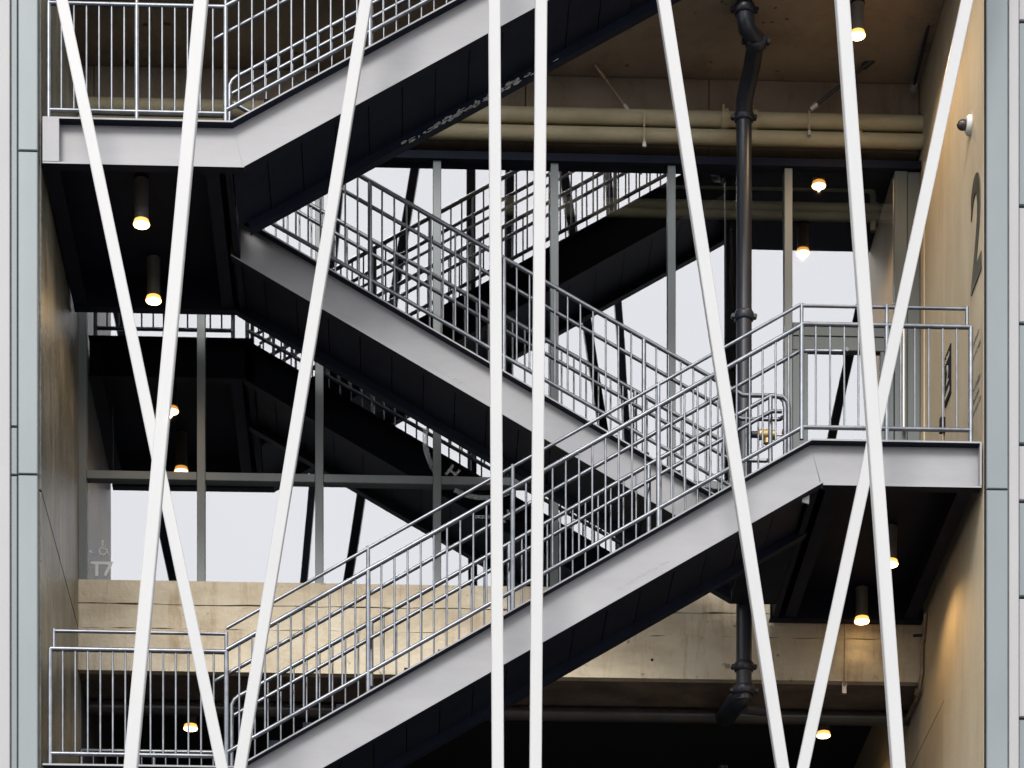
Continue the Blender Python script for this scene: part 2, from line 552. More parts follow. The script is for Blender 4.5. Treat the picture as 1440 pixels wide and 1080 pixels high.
MB().bevbox(XD1 - .272, XD1 - .14, Y_GL - .06, Y_GL + .06, Z_R + .02, head_z - .004, .004).build('jamb', M['door_frame'], door)
MB().bevbox(XD1 - .136, XD1 - .004, Y_GL - .045, Y_GL + .06, Z_R + .02, head_z - .004, .004).build('jamb', M['door_frame'], door)
MB().box(XD0 + .162, XD1 - .422, Y_GL, Y_GL + .012, Z_R + .03, dz - .004).front().build('pane', [M['clear'], M['glass']], door)
MB().box(XD0, XD1 - .274, Y_GL, Y_GL + .012, dz2 + .004, head_z - .004).front().build('pane', [M['clear'], M['glass']], door)
hx = at(1271, 540, Y_GL - .12).x
m = MB().tube([(hx, Y_GL - .12, at(1271, 614, Y_GL).z), (hx, Y_GL - .12, at(1271, 470, Y_GL).z)], .019, 10)
hd = m.build('handle', M['steel_bright'], door)
for q in (14.65, 16.4):
    MB().tube([(hx, Y_GL - .102, q), (hx, Y_GL - .045, q)], .012, 8).build('mount', M['steel_bright'], hd)

# things seen through the glass
for i, (py, rr, nm) in enumerate(((262, .035, 'thin cream pipe under the ceiling inside the glazing'), (291, .055, 'thicker cream pipe inside the glazing, above its twin'), (303, .05, 'lower of the thick cream pipes inside the glazing'))):
    Yp = 3.85
    a, b = at(800 if i == 0 else 700, py, Yp), at(1228 if i == 0 else 1276, py + 4, Yp)
    o = thing('ceiling_pipe', (b.x, Yp, b.z), nm, 'pipe', 'pipes inside the glazing')
    a.z = b.z
    pts = [a, b]
    if i == 0:
        pts = [a, b - Vector((.08, 0, 0))] + arc(b - Vector((.08, 0, .08)), Vector((0, 0, 1)), Vector((1, 0, 0)), 0, R(90), .08)[1:] + [b - Vector((0, 0, .45))]
    MB().tube(pts, rr, 10).build('pipe', M['cream_pipe'], o)
    if i:
        q = b - Vector((.35, 0, 0))
        MB().tube([q - Vector((.03, 0, 0)), q + Vector((.03, 0, 0))], rr * 1.25, 10).build('coupling', M['cream_pipe'], o)
# ------------------------------------------------------------------ stairs
FL = .10                                # flange width of the channels
def channel(m, xa, za, xb, zb_, H, ytip, dirn, cut0=0., cut1=0.):
    """C-section with level or sloping top; flanges run from the web to ytip. dirn=+1: web lies at greater y"""
    yw, yb = ytip + dirn * FL, ytip + dirn * (FL + .012)
    t = .016
    sec = [(ytip, 0), (ytip, -t), (yw, -t), (yw, -H + t), (ytip, -H + t), (ytip, -H), (yb, -H), (yb, 0)]
    sl = (zb_ - za) / (xb - xa)
    def loop(x, z, cut):
        return [Vector((x + cut * (-d / H), y, z + d + sl * cut * (-d / H))) for y, d in sec]
    n0 = len(m.f)
    m.loft(loop(xa, za, cut0), loop(xb, zb_, cut1))
    for e in (1, 5, 6):            # undersides of the flanges and the hidden back: shade painted in near-black
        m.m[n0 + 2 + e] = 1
    return m


def flakes(m, x0, z0, x1, z1, y, n):
    cl = [random.random() for _ in range(9)]
    for _ in range(n):
        t = min(1, max(0, random.choice(cl) + random.gauss(0, .025)))
        x, z = x0 + (x1 - x0) * t, z0 + (z1 - z0) * t
        z += random.uniform(-.012, .03)
        l, h = random.uniform(.008, .05), random.uniform(.004, .022)
        sl = (z1 - z0) / (x1 - x0)
        k = random.randint(5, 8)
        poly = []
        for i in range(k):
            a = 2 * math.pi * i / k
            dx = l * math.cos(a) * random.uniform(.5, 1)
            poly.append((x + dx, z + sl * dx + h * math.sin(a) * random.uniform(.4, 1)))
        m.prism(poly, 'y', y - .004, y)


def flight(name, label, x0, z0, x1, z1, yf, dirf, yb, dirb, H, cuts, risers, flake=False):
    """stringers, bent tread pans and a closed soffit of short sheet panels"""
    up = z1 > z0
    o = thing(name, ((x0 + x1) / 2, (yf + yb) / 2, min(z0, z1)), label, 'staircase', 'steel stair flights')
    for y, d in ((yf, dirf), (yb, dirb)):
        m = MB()
        channel(m, x0, z0, x1, z1, H, y, d, *cuts)
        s = m.build('stringer', [M['stringer'], M['soffit']] if y == yf else [M['soffit'], M['soffit']], o)  # rear stringer: its shade is put into the near-black colour
        if flake and y == yb:
            fm = MB()
            yy = yb + dirb * (FL + .012)
            flakes(fm, x0 + .05, z0 - H + .03, x1 - .6, z1 - H + .03 - .6 * (z1 - z0) / (x1 - x0), yy - .001, 90)
            tag(fm.build('peeling_paint', M['flake'], s), kind='stuff')
    ya, ybk = yf + dirf * (FL + .014), yb + dirb * (FL + .014)
    n = risers - 1
    run = (x1 - x0) / (n + .0)
    rise = abs(z1 - z0) / risers
    zl, xl = (z0, x0) if up else (z1, x1)
    sgn = 1 if up else -1
    tr = abs(run)
    m = MB()
    # one bent pan: riser plate, tread plate, turned-down nosing
    tt = .006
    prof = [(0, 0), (tt, 0), (tt, rise - tt), (tr + .02, rise - tt), (tr + .02, rise + .035), (-.025, rise + .035), (-.025, rise - .02), (0, rise - .02)]
    prof = [(sgn * a, b) for a, b in prof]
    m.prism(prof, 'y', ya, ybk)
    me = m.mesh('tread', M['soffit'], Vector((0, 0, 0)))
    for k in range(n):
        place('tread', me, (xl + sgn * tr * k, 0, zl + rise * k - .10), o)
    sl = (z1 - z0) / (x1 - x0)
    def soff(x):
        return z0 + sl * (x - x0) - H + .085
    g = .004
    for k in range(n):
        xa, xb = x0 + run * k + g, x0 + run * (k + 1) - g
        dz = random.uniform(-.004, .004)
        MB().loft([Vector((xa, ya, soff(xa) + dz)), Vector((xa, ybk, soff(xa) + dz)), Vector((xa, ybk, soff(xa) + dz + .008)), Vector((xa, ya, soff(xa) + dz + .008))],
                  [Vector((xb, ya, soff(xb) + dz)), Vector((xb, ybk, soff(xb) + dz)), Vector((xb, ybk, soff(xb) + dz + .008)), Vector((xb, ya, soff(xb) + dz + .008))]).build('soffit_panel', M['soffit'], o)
    return o


def landing(name, label, x0, x1, z, yb, H, cut, beams, group='steel stair landings', endplates=(), yback=None, cutside=1, ends=None):
    yback = yback or yb
    o = thing(name, ((x0 + x1) / 2, yb / 2, z - H), label, 'stair landing', group)
    m = MB()
    channel(m, x0, z, x1, z, H, 0, 1, 0 if cutside > 0 else cut, cut if cutside > 0 else 0)
    m.build('edge_channel', [M['stringer'], M['soffit']], o)
    m = MB()
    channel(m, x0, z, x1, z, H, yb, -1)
    m.build('edge_channel', [M['soffit'], M['soffit']], o)  # rear channel coloured near-black to stand in for shade
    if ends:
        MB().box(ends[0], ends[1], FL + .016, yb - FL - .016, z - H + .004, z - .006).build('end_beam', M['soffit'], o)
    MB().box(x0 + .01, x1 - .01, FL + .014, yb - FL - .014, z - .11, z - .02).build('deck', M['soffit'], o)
    for bx, bw in beams:
        m = MB()
        m.box(bx - .006, bx + .006, FL + .02, yb - FL - .02, z - H + .03, z - .112)
        m.box(bx - bw / 2, bx + bw / 2, FL + .02, yb - FL - .02, z - H + .016, z - H + .028)
        m.build('cross_beam', M['soffit'], o)
    for ex0, ex1 in endplates:
        MB().box(ex0, ex1, -.004, FL - .004, z - H + .018, z - .018).build('end_plate', M['stringer'], o)
    return o


AX0, AX1, AZ1 = -1.53, 3.80, Z_UR
CX0, CX1 = -1.487, 3.84
BX0, BX1 = -1.63, 3.38
UL = landing('stair_landing', 'grey steel landing at the top of the picture, two lamps hanging under it', -3.27, AX0, Z_UL, Y_BO, .43, .11, [(-3.2, .14), (-1.72, .12)], endplates=[(-3.27, -3.12)], ends=(-1.60, -1.54))
LL = landing('stair_landing', 'grey steel landing at the foot of the lowest visible flight, mostly below the picture edge', -3.27, CX0, Z_LL, Y_BO, .43, .11, [(-3.2, .14), (-1.72, .12)], ends=(-1.56, -1.50))
RL = landing('stair_landing', 'grey steel landing in front of the glazed door, edge channel bent down into the flight', CX1, 5.43, Z_R, Y_SP - .02, .43, .11, [(4.05, .12), (5.3, .14)], endplates=[(5.415, 5.43)], cutside=-1, ends=(3.86, 3.92))
MB().box(3.385, 3.855, Y_AI + .02, Y_BO + .02, Z_R - .43, Z_R - .01).build('infill_box', M['soffit'], RL)

FA = flight('stair_flight', 'uppermost grey steel flight climbing away from the two lamp landing', AX0, Z_UL, AX1, AZ1, Y_F, 1, Y_AI, -1, .485, (.11, .11), 18, True)
FB = flight('stair_flight', 'middle steel flight running down behind the others to the door landing', BX0, Z_UL, BX1, Z_R, Y_BI, 1, Y_BO, -1, .44, (0, 0), 17)
FC = flight('stair_flight', 'lowest grey steel flight climbing across the foreground to the door landing', CX0, Z_LL, CX1, Z_R, Y_F, 1, Y_AI, -1, .47, (.11, .11), 18)
# chalk scrawls on the webs
def scrawl(parent, px, py, Y, n, slope):
    m = MB()
    p = at(px, py, Y)
    x = p.x
    for k in range(n):
        wv = random.uniform(.025, .05)
        z = p.z + slope * (x - p.x)
        pts = [(x, z), (x + wv * .5, z + random.uniform(.01, .035)), (x + wv, z + random.uniform(-.005, .02))]
        for a, b in zip(pts[:-1], pts[1:]):
            d = Vector((b[0] - a[0], b[1] - a[1])).normalized()
            nx, nz_ = -d.y * .0028, d.x * .0028
            m.prism([(a[0] - nx, a[1] - nz_), (b[0] - nx, b[1] - nz_), (b[0] + nx, b[1] + nz_), (a[0] + nx, a[1] + nz_)], 'y', Y - .001, Y)
        x += wv * random.choice((1.1, 1.2, 1.9))
    tag(m.build('scrawl', M['mark'], parent), kind='stuff')
scrawl(FC, 868, 830, FL - .0005, 9, .58)
scrawl(FB, 597, 512, Y_BI + FL - .0005, 8, -.56)
scrawl(UL, 140, 188, FL - .0005, 4, 0)

# ------------------------------------------------------------------ guard rails
BAL = {}
def bal_mesh(h, r=.0095, name='baluster'):
    k = (round(h, 2), r, name)
    if k not in BAL:
        BAL[k] = MB().tube([(0, 0, 0), (0, 0, round(h, 2))], r, 8).mesh(name, M['rail'])
    return BAL[k]


def guard(label, xa, za, xb, zb_, y, posts, Hm=1.07, Ht=None, Hb=.12, spacing=.1222, hand=None, post_top=None,
          skip_end_posts=(), group='galvanised guard rails', ext=None, curl0=False, curl1=False, thin_x=None, foot=None):
    """rail line: stringer top runs from (xa,za) to (xb,zb_). hand = (y offset, drop, extra at a, extra at b)"""
    sl = (zb_ - za) / (xb - xa)
    zz = lambda x: za + sl * (x - xa)
    o = thing('guard_rail', (xa, y, za), label, 'guard rail', group)
    rm, rt, rb, rh, rp = .0225, .0165, .021, .0195, .0225
    # main rail
    d = Vector((1, 0, sl)).normalized()
    pts = [Vector((xa, y, za + Hm)), Vector((xb, y, zb_ + Hm))]
    if curl0:      # lower or upper end turned down to a post
        rr = .09
        c = pts[0] + d * .0
        pts = [Vector((xa - .10, y, za + Hm - .75)), Vector((xa - .10, y, za + Hm - .16))] + \
              [Vector((xa - .10, y, za + Hm - .10)), Vector((xa - .075, y, za + Hm - .05)), Vector((xa - .03, y, za + Hm - .012))] + [pts[0] + d * .06, pts[1]]
    if curl1:      # run on level, then turn down
        L = curl1
        e = Vector((xb + L, y, zb_ + Hm))
        pts = pts[:-1] + [pts[-1]] + [e - Vector((.12, 0, 0)), e + Vector((-.05, 0, -.012)), e + Vector((-.012, 0, -.05)), e + Vector((0, 0, -.12)), e + Vector((0, 0, -Hm + .02))]
    MB().tube(pts, rm, 10).build('top_rail', M['rail'], o)
    if Hb is not None:
        MB().tube([(xa, y, za + Hb), (xb, y, zb_ + Hb)], rb, 8).build('bottom_rail', M['rail'], o)
    if Ht:
        ta, tb = thin_x or (xa, xb)
        MB().tube([(ta, y, zz(ta) + Ht), (tb, y, zz(tb) + Ht)], rt, 8).build('upper_rail', M['rail'], o)
    for x in posts:
        h = Hm - (0 if abs(sl) < .01 else .01)
        MB().tube([(x, y, foot[1] + (foot[3] - foot[1]) * (x - foot[0]) / (foot[2] - foot[0]) if foot else zz(x)), (x, y, zz(x) + h)], rp, 10).build('post', M['rail'], o)
        if Ht:
            xt = min(max(x, thin_x[0]), thin_x[1]) if thin_x else x
            MB().tube([(xt, y, zz(xt) + Hm), (xt, y, zz(xt) + Ht + .02)], .0175, 8).build('post_extension', M['rail'], o)
    if hand:
        oy, drop, ea, eb = hand
        hp = [Vector((xa, y + oy, za + Hm - drop)) - d * ea, Vector((xb, y + oy, zb_ + Hm - drop))]
        if eb > 0:
            hp.append(hp[-1] + Vector((eb, 0, 0)))
            if eb > .3:
                hp += [hp[-1] + Vector((.035, -.012, 0)), hp[-1] + Vector((.05, -.05, 0))]
        h = MB().tube(hp, rh, 10).build('handrail', M['rail'], o)
        for x in posts:
            z = zz(x) + Hm - drop
            m = MB().tube([(x, y, z - .07), (x, y + oy * .7, z - .075), (x, y + oy, z - .015)], .007, 6)
            m.build('bracket', M['rail'], h)
    # balusters between posts
    ps = sorted(set([xa] + list(posts) + [xb]))
    me = bal_mesh(Hm - (Hb if Hb is not None else .0))
    for a, b in zip(ps[:-1], ps[1:]):
        n = max(1, round((b - a) / spacing))
        for k in range(1, n):
            x = a + (b - a) * k / n
            place('baluster', me, (x, y, zz(x) + (Hb or 0)), o)
        # short stubs between bottom rail and the stringer are only at posts
    return o


YG = .035
# flight C, street side
cza = 12.343 - 1.075
czb = 15.444 - 1.075
GC = guard('long guard rail with an extra top rail along the street side of the lowest flight', -1.586, cza, 3.751, czb, YG, [-.278, 1.06, 2.415], 1.075, 1.275, .125, hand=(.09, .19, .14, .38), foot=(CX0, Z_LL, CX1, Z_R))
GCi = guard('inner guard rail with a rounded lower end on the lowest flight', -1.50, 11.262 + .0, 3.60, 14.23, Y_AI - .05, [-.26, 1.07, 2.42, 3.6], 1.09, None, .13, .1222, hand=(-.09, .19, .08, .1), curl0=True, curl1=.18, foot=(CX0, Z_LL, CX1, Z_R))
# landing LL
LLz = 12.325 - 1.075
GLL = guard('level guard rail around the landing at the lower picture edge, with an extra top rail', -3.204, LLz + .005, -1.586, LLz, YG, [-3.204, -2.40, -1.586], 1.075, 1.24, .11, .1222, thin_x=(-3.17, -1.586))
GLLr = guard('rear guard rail of the lowest landing, only its top rail and short uprights show', -3.2, Z_LL, -1.75, Z_LL, Y_BO - .05, [-3.2, -2.47, -1.75], 1.07, None, .12)
# landing R
GR = guard('level guard rail with an extra top rail on the landing before the glazed door', 3.751, 15.458 - 1.075, 5.335, 15.458 - 1.075, YG, [3.751, at(1247, 500, YG).x, 5.335], 1.075, 1.245, .115, .125, thin_x=(3.751, 5.30))
# landing UL
GUL = guard('level guard rail on the street edge of the two lamp landing', -3.217, 18.279 - 1.075, -1.593, 18.279 - 1.075, YG, [-3.217, -2.41, -1.593], 1.075, 1.24, .09, .1222)
GULr = guard('rear guard rail of the two lamp landing, seen only mirrored in the glass', -3.2, Z_UL, -1.75, Z_UL, Y_BO - .05, [-3.2, -2.47, -1.75], 1.07, None, .10)
# flight A
GA = guard('guard rail of the uppermost flight on its street side', -1.593, 18.285 - 1.085, 3.751, 18.285 - 1.085 + 5.344 * .568, YG, [-.26, 1.07, 2.42, 3.751], 1.085, 1.285, .125, hand=(.09, .19, .14, .1), foot=(AX0, Z_UL, AX1, AZ1))
GAi = guard('inner guard rail with a rounded lower end on the uppermost flight', -1.52, Z_UL, 3.60, Z_UL + 5.12 * .5665, Y_AI - .05, [-.26, 1.07, 2.42], 1.09, None, .13, hand=(-.09, .19, .08, .1), curl0=True, foot=(AX0, Z_UL, AX1, AZ1))
# flight B
GB = guard('guard rail along the near side of the middle flight, turned down at the door landing', -1.60, 18.285 - 1.1, 3.38, 15.53 - 1.1, Y_BI + .05, [-.277, 1.035, 2.408], 1.1, None, .14, .1215, hand=(.09, .19, .1, .35), curl1=.42, foot=(BX0, Z_UL, BX1, Z_R))
GBo = guard('far guard rail of the middle flight, next to the mirrored glass', -1.60, 18.285 - 1.1, 3.38, 15.53 - 1.1, Y_BO - .05, [-1.6, -.277, 1.035, 2.408, 3.38], 1.1, None, .14, .1215, hand=(-.09, .19, .1, .35), foot=(BX0, Z_UL, BX1, Z_R))

# ------------------------------------------------------------------ white diagonal struts in front
def strut(p0, p1, Y, wdt, label):
    a, b = at(p0[0], p0[1], Y), at(p1[0], p1[1], Y)
    d = (a - b) / (a.z - b.z)
    z0, z1 = 1.0, TOP + .5
    lo, hi = b + d * (z0 - b.z), b + d * (z1 - b.z)
    o = thing('diagonal_strut', lo, label, 'white strut', 'white struts crossing in front of the stairs')
    h, k, c = wdt / 2, .05, .007
    sec = [(-h + c, -k), (h - c, -k), (h, -k + c), (h, k - c), (h - c, k), (-h + c, k), (-h, k - c), (-h, -k + c)]
    cosv = 1 / math.sqrt(1 + d.x ** 2)
    L1 = [Vector((lo.x + sx / cosv, Y + sy, lo.z)) for sx, sy in sec]
    L2 = [Vector((hi.x + sx / cosv, Y + sy, hi.z)) for sx, sy in sec]
    m = MB().loft(L1, L2)
    m.m[2 + 4] = 1                 # back face coloured near-black in place of its shade
    m.build('bar', [M['white'], M['soffit']], o)
    m = MB().box(lo.x - .16, lo.x + .16, Y - .12, Y + .12, .0, z0 - .002)
    m.build('footing', M['concrete'], o)
    return o


YB, YN = -.68, -5.0
strut((87, 0), (312, 1080), YB, .106, 'white strut from beside the streaked wall, crossing behind another below the two lamp landing')
strut((283, 0), (184, 1080), YN, .100, 'white strut beside the two hanging lamps, crossing in front of the leaning one below them')
strut((515, 0), (338, 1080), YB, .106, 'white strut leaning across the foot of the uppermost flight')
strut((695, -10), (700, 1080), YB, .108, 'near vertical white strut, the one of the middle pair nearer the mirrored etched ring')
strut((761, -10), (753, 1080), YB, .108, 'near vertical white strut, the one of the middle pair nearer the drainpipe')
strut((933, 0), (1100, 1080), YB, .112, 'white strut leaning in front of the black drainpipe')
strut((1184, 0), (1263, 1080), YN, .100, 'slightly leaning white strut beside the lit lamp under the brown slab')
strut((1360, 0), (1129, 1080), YB, .108, 'white strut leaning in from the sand wall with the camera dome')

# ------------------------------------------------------------------ lamps
def downlight(px, Y, zt_, ln, label, power=16, x=None, spread=150):
    if x is None:
        x = at(px, 500, Y).x
    o = thing('downlight', (x, Y, zt_), label, 'lamp', 'cylinder downlights')
    MB().tube([(x, Y, zt_ - ln), (x, Y, zt_ - .02)], .066, 20).build('housing', M['lamp_body'], o)
    MB().tube([(x, Y, zt_ - .02), (x, Y, zt_)], .072, 20).build('mount', M['soffit'], o)
    MB().tube([(x, Y, zt_ - ln - .012), (x, Y, zt_ - ln - .002)], [.072, .074], 24).build('lens', M['lens'], o)
    MB().tube([(x, Y, zt_ - ln - .004), (x, Y, zt_ - ln + .035)], [.080, .069], 24).build('rim', M['lens_rim'], o)  # glowing ring added as the bloom fringe, not a lamp part
    ld = bpy.data.lights.new('lamp_light', 'SPOT')
    ld.energy = power
    ld.color = (1.0, .66, .32)
    ld.spot_size = R(spread)
    ld.spot_blend = .6
    ld.shadow_soft_size = 0
    lo = bpy.data.objects.new('lamp_light', ld)
    sc.collection.objects.link(lo)
    lo.parent = o
    lo.location = (0, 0, -ln - .06)
    return o


downlight(199, .79, Z_UL - .111, .44, 'lit cylinder lamp under the upper landing, nearer the street edge')
downlight(216, 2.2, Z_UL - .111, .44, 'lit cylinder lamp under the upper landing, nearer the glass')
downlight(1252, 1.55, Z_R - .111, .385, 'lit cylinder lamp under the door landing, half behind a white strut', 30)
downlight(1212, 3.0, Z_R - .111, .36, 'lit cylinder lamp under the door landing, close to the pale beam', 1.2, spread=120)
p2l = at(1129, 352, 2 * Y_GL - .62)
downlight(0, .62, ub - .001, .33, 'lamp under the street edge of the brown slab, mirrored in the glass', x=p2l.x)
downlight(1206, 2.0, ub - .001, .33, 'lit cylinder lamp near the top, hanging from the brown slab', 55)
for px, py, lab in ((268, 1024, 'lit lamp in the garage behind the railing of the lowest landing'), (1158, 1034, 'lit lamp in the garage below the dark pipe near the conduit')):
    Y = 5.6
    p = at(px, py, Y)
    downlight(px, Y, Z_GC - .001, Z_GC - p.z, lab, 8)

# ------------------------------------------------------------------ pipes
def hpipe(py, Y, r, material, label, x0, x1, coup=()):
    z = at(1000, py, Y).z
    o = thing('horizontal_pipe', ((x0 + x1) / 2, Y, z), label, 'pipe', 'pipes running along the glazing')
    MB().tube([(x0, Y, z), (x1, Y, z)], r, 16).build('pipe', material, o)
    for px in coup:
        x = at(px, py, Y).x
        m = MB().tube([(x - .035, Y, z), (x + .035, Y, z)], r * 1.28, 14)
        m.tube([(x - .012, Y, z + r), (x - .012, Y, z + r * 1.9)], .014, 6)
        m.tube([(x - .02, Y - .0, z - r), (x + .02, Y, z - r * 1.7)], .02, 6)
        m.build('coupling', material, o)
    return o


hp1 = hpipe(168, 3.22, .082, M['cream_pipe'], 'upper of two cream painted pipes under the brown slab', XL + .003, XR - .003, (1019, 1060))
hp2 = hpipe(193, 3.22, .076, M['cream_pipe'], 'lower of two cream painted pipes under the brown slab', XL + .003, XR - .003, (1206,))
hp3 = hpipe(1007, 4.0, .075, M['dark_pipe'], 'dark painted pipe across the garage opening below the pale beam', XL + .003, XR - .003, (1262,))
# black drainpipe
YD = 3.0
px_ = lambda x, y, Y=YD: at(x, y, Y)
dr = thing('drainpipe', px_(1043, 820), 'tall black drainpipe with an offset elbow, crossing in front of the cream pipes', 'drainpipe')
top = Vector((px_(1047, 5, 2.04).x, 2.04, ub + .02))
p1 = px_(1047, 14, 2.04)
p2 = px_(1050, 40, 2.05)
p3 = px_(1063, 56, 2.16)
p4 = px_(1058, 90, 2.4)
p5 = px_(1047, 140, 2.72)
xd = px_(1043, 400).x
q5 = Vector((xd, 2.80, px_(1043, 165, 2.80).z))
YD2 = 2.80
bot = Vector((xd, YD2, px_(1043, 985, YD2).z))
MB().tube([top, p1], .082, 14).build('pipe', M['black_pipe'], dr)
MB().tube([p1, p1 + (p2 - p1) * .6, p2, p2 + (p3 - p2) * .6, p3], .088, 14).build('elbow', M['black_pipe'], dr)
MB().tube([p3, p4, p5, q5], .088, 14).build('offset_pipe', M['black_pipe'], dr)
MB().tube([q5, bot], .080, 14).build('pipe', M['black_pipe'], dr)
def collar(c, axis, r, name='collar'):
    a = axis.normalized()
    m = MB().tube([c - a * .045, c - a * .03, c + a * .03, c + a * .045], [r * 1.15, r * 1.28, r * 1.28, r * 1.15], 14)
    s_ = Vector((1, 0, 0)) - a * a.x
    s_.normalize()
    for sg in (-1, 1):
        e = c + s_ * sg * r * 1.42
        m.tube([e - Vector((0, .03, 0)), e + Vector((0, .03, 0))], .022, 6)
    m.build(name, M['black_pipe'], dr)
collar(p1, Vector((0, 0, 1)), .085)
collar(p3 + Vector((0, 0, -.02)), p4 - p3, .088)
collar(q5, Vector((0, 0, 1)), .08)
for py in (445, 938):
    collar(Vector((xd, YD2, px_(1043, py, YD2).z)), Vector((0, 0, 1)), .08)
foot = bot
f1, f2, f3 = at(1038, 984, 2.92), at(1029, 996, 3.25), at(1020, 1008, 3.85)
MB().tube([bot + Vector((0, 0, .14)), bot + Vector((0, 0, .06)), f1, f2, f3], [.088, .095, .105, .105, .105], 14).build('foot_bend', M['black_pipe'], dr)
collar(bot + Vector((0, 0, .1)), Vector((0, 0, 1)), .09)
MB().tube([bot + Vector((.02, .1, -.06)), bot + Vector((.24, .3, .0)), bot + Vector((.3, .32, .02))], [.045, .045, .055], 8).build('side_branch', M['black_pipe'], dr)
MB().tube([(xd - .02, 4.6, 8.5), (xd - .02, 4.6, zb - .4)], .05, 10).build('lower_pipe', M['black_pipe'], dr)

# brass hose valve
v0 = px_(1052, 611, YD2)
va = thing('hose_valve', v0, 'brass hose valve with a red handwheel on the black drainpipe', 'valve')
z, Yv = v0.z, YD2
X = lambda p: at(p, 611, YD2).x
MB().tube([(xd + .08, Yv, z), (X(1069), Yv, z)], .034, 10).build('stub', M['black_pipe'], va)
m = MB().tube([(X(1067), Yv, z), (X(1069), Yv, z), (X(1073), Yv, z), (X(1080), Yv, z), (X(1086), Yv, z), (X(1090), Yv, z)], [.05, .058, .05, .062, .05, .055], 8)
m.tube([(X(1079), Yv, z + .0), (X(1079), Yv, z - .09)], .04, 8)
m.build('valve_body', M['brass'], va)
MB().tube([(X(1090), Yv, z), (X(1100), Yv, z)], .012, 6).build('stem', M['steel_bright'], va)
ring = [Vector((X(1101), Yv + .05 * math.cos(t), z + .05 * math.sin(t))) for t in [2 * math.pi * k / 14 for k in range(15)]]
MB().tube(ring, .009, 6, False).tube([ring[0], ring[7]], .006, 5).build('handwheel', M['red'], va)

# pipe braces and hangers
def brace(p0, Y0, p1, Y1, r, material, label, ends=True):
    a, b = at(*p0, Y0), at(*p1, Y1)
    o = thing('pipe_brace', a, label, 'pipe brace', 'braces holding the pipes')
    MB().tube([a, b], r, 8).build('rod', material, o)
    d = (b - a).normalized()
    if ends:
        MB().tube([b - d * .16, b + d * .01], r * 1.9, 8).build('end_fitting', material, o)
        MB().tube([a - d * .01, a + d * .07], r * 1.7, 8).build('clevis', M['steel_bright'], o)
    return o


brace((1141, 153), 3.17, (1232, 80), 2.98, .018, M['black_pipe'], 'short black sway brace rising from the cream pipes past a white strut')
brace((1284, 125), 3.2, (1314, 2), 2.07, .02, M['black_pipe'], 'long black sway brace beside the sand wall near the top')
brace((884, 155), 3.17, (838, 93), 3.14, .012, M['conduit'], 'thin pale rod leaning behind the uppermost flight to the cream pipe')
for px, lab in ((1138, 'narrow strap hanging at the cream pipes below the short black brace'), (906, 'narrow strap hanging below the cream pipes near the leaning white strut')):
    Y = 3.11
    a, b = at(px, 156, Y), at(px, 200 if px < 1000 else 184, Y)
    o = thing('pipe_strap', a, lab, 'pipe strap', 'straps on the cream pipes')
    MB().box(a.x - .008, a.x + .008, Y - .004, Y + .004, b.z, a.z).build('strap', M['cream_pipe'], o)
    MB().box(a.x - .018, a.x + .018, Y - .016, Y + .012, b.z - .05, b.z - .002).build('bolt_end', M['steel_bright'], o)
# hanging rod below the door landing
a, b = at(1188, 878, 3.1), at(1187, 962, 3.1)
o = thing('hanging_rod', a, 'thin hanging rod with a pale end piece in front of the concrete beam', 'rod')
MB().tube([a, b], .008, 6).build('rod', M['conduit'], o)
MB().box(b.x - .022, b.x + .022, 3.08, 3.12, b.z - .10, b.z).build('end_piece', M['steel_bright'], o)
MB().tube([b + Vector((0, 0, .01)), b + Vector((0, 0, -.03))], .026, 8).build('collar', M['conduit'], o)
# conduit by the sand wall
o = thing('wall_conduit', at(1297, 900, 3.1), 'copper coloured conduit bending away in the corner by the sand wall', 'conduit')
MB().tube([at(1302, 862, 2.9), at(1300, 893, 3.0), at(1297, 905, 3.08), at(1297, 945, 3.1), at(1294, 965, 3.12), at(1288, 985, 3.4), at(1276, 1010, 3.9)], .022, 8).build('pipe', M['conduit'], o)
MB().tube([at(1284, 894, 3.05), at(1306, 893, 3.05)], .016, 8).tube([at(1305, 885, 3.04), at(1304, 902, 3.04)], .03, 8).build('junction', M['black_pipe'], o)
MB().tube([at(1291, 970, 3.2), at(1289, 976, 3.25)], .03, 8).build('coupling', M['conduit'], o)
# white tag under the door landing
p = at(1132, 704, .15)
o = MB().prism([(p.x - .03, p.z - .02), (p.x + .035, p.z - .035), (p.x + .04, p.z + .05), (p.x - .02, p.z + .06)], 'y', .13, .15).build('paper_tag', M['cam_white'])
tag(o, 'small white tag hanging below the bend of the door landing edge', 'tag')

# ------------------------------------------------------------------ things on the sand wall
def text_mesh(s, size, name, material, depth=.004, bold=0.):
    cu = bpy.data.curves.new(name, 'FONT')
    cu.body = s
    cu.size = size
    cu.extrude = depth
    cu.offset = bold
    cu.align_x = 'CENTER'
    cu.align_y = 'CENTER'
    ob = bpy.data.objects.new(name, cu)
    sc.collection.objects.link(ob)
    bpy.context.view_layer.update()
    dg = bpy.context.evaluated_depsgraph_get()
    me = bpy.data.meshes.new_from_object(ob.evaluated_get(dg))
    bpy.data.objects.remove(ob)
    me.name = name
    me.materials.clear()
    me.materials.append(material)
    return me


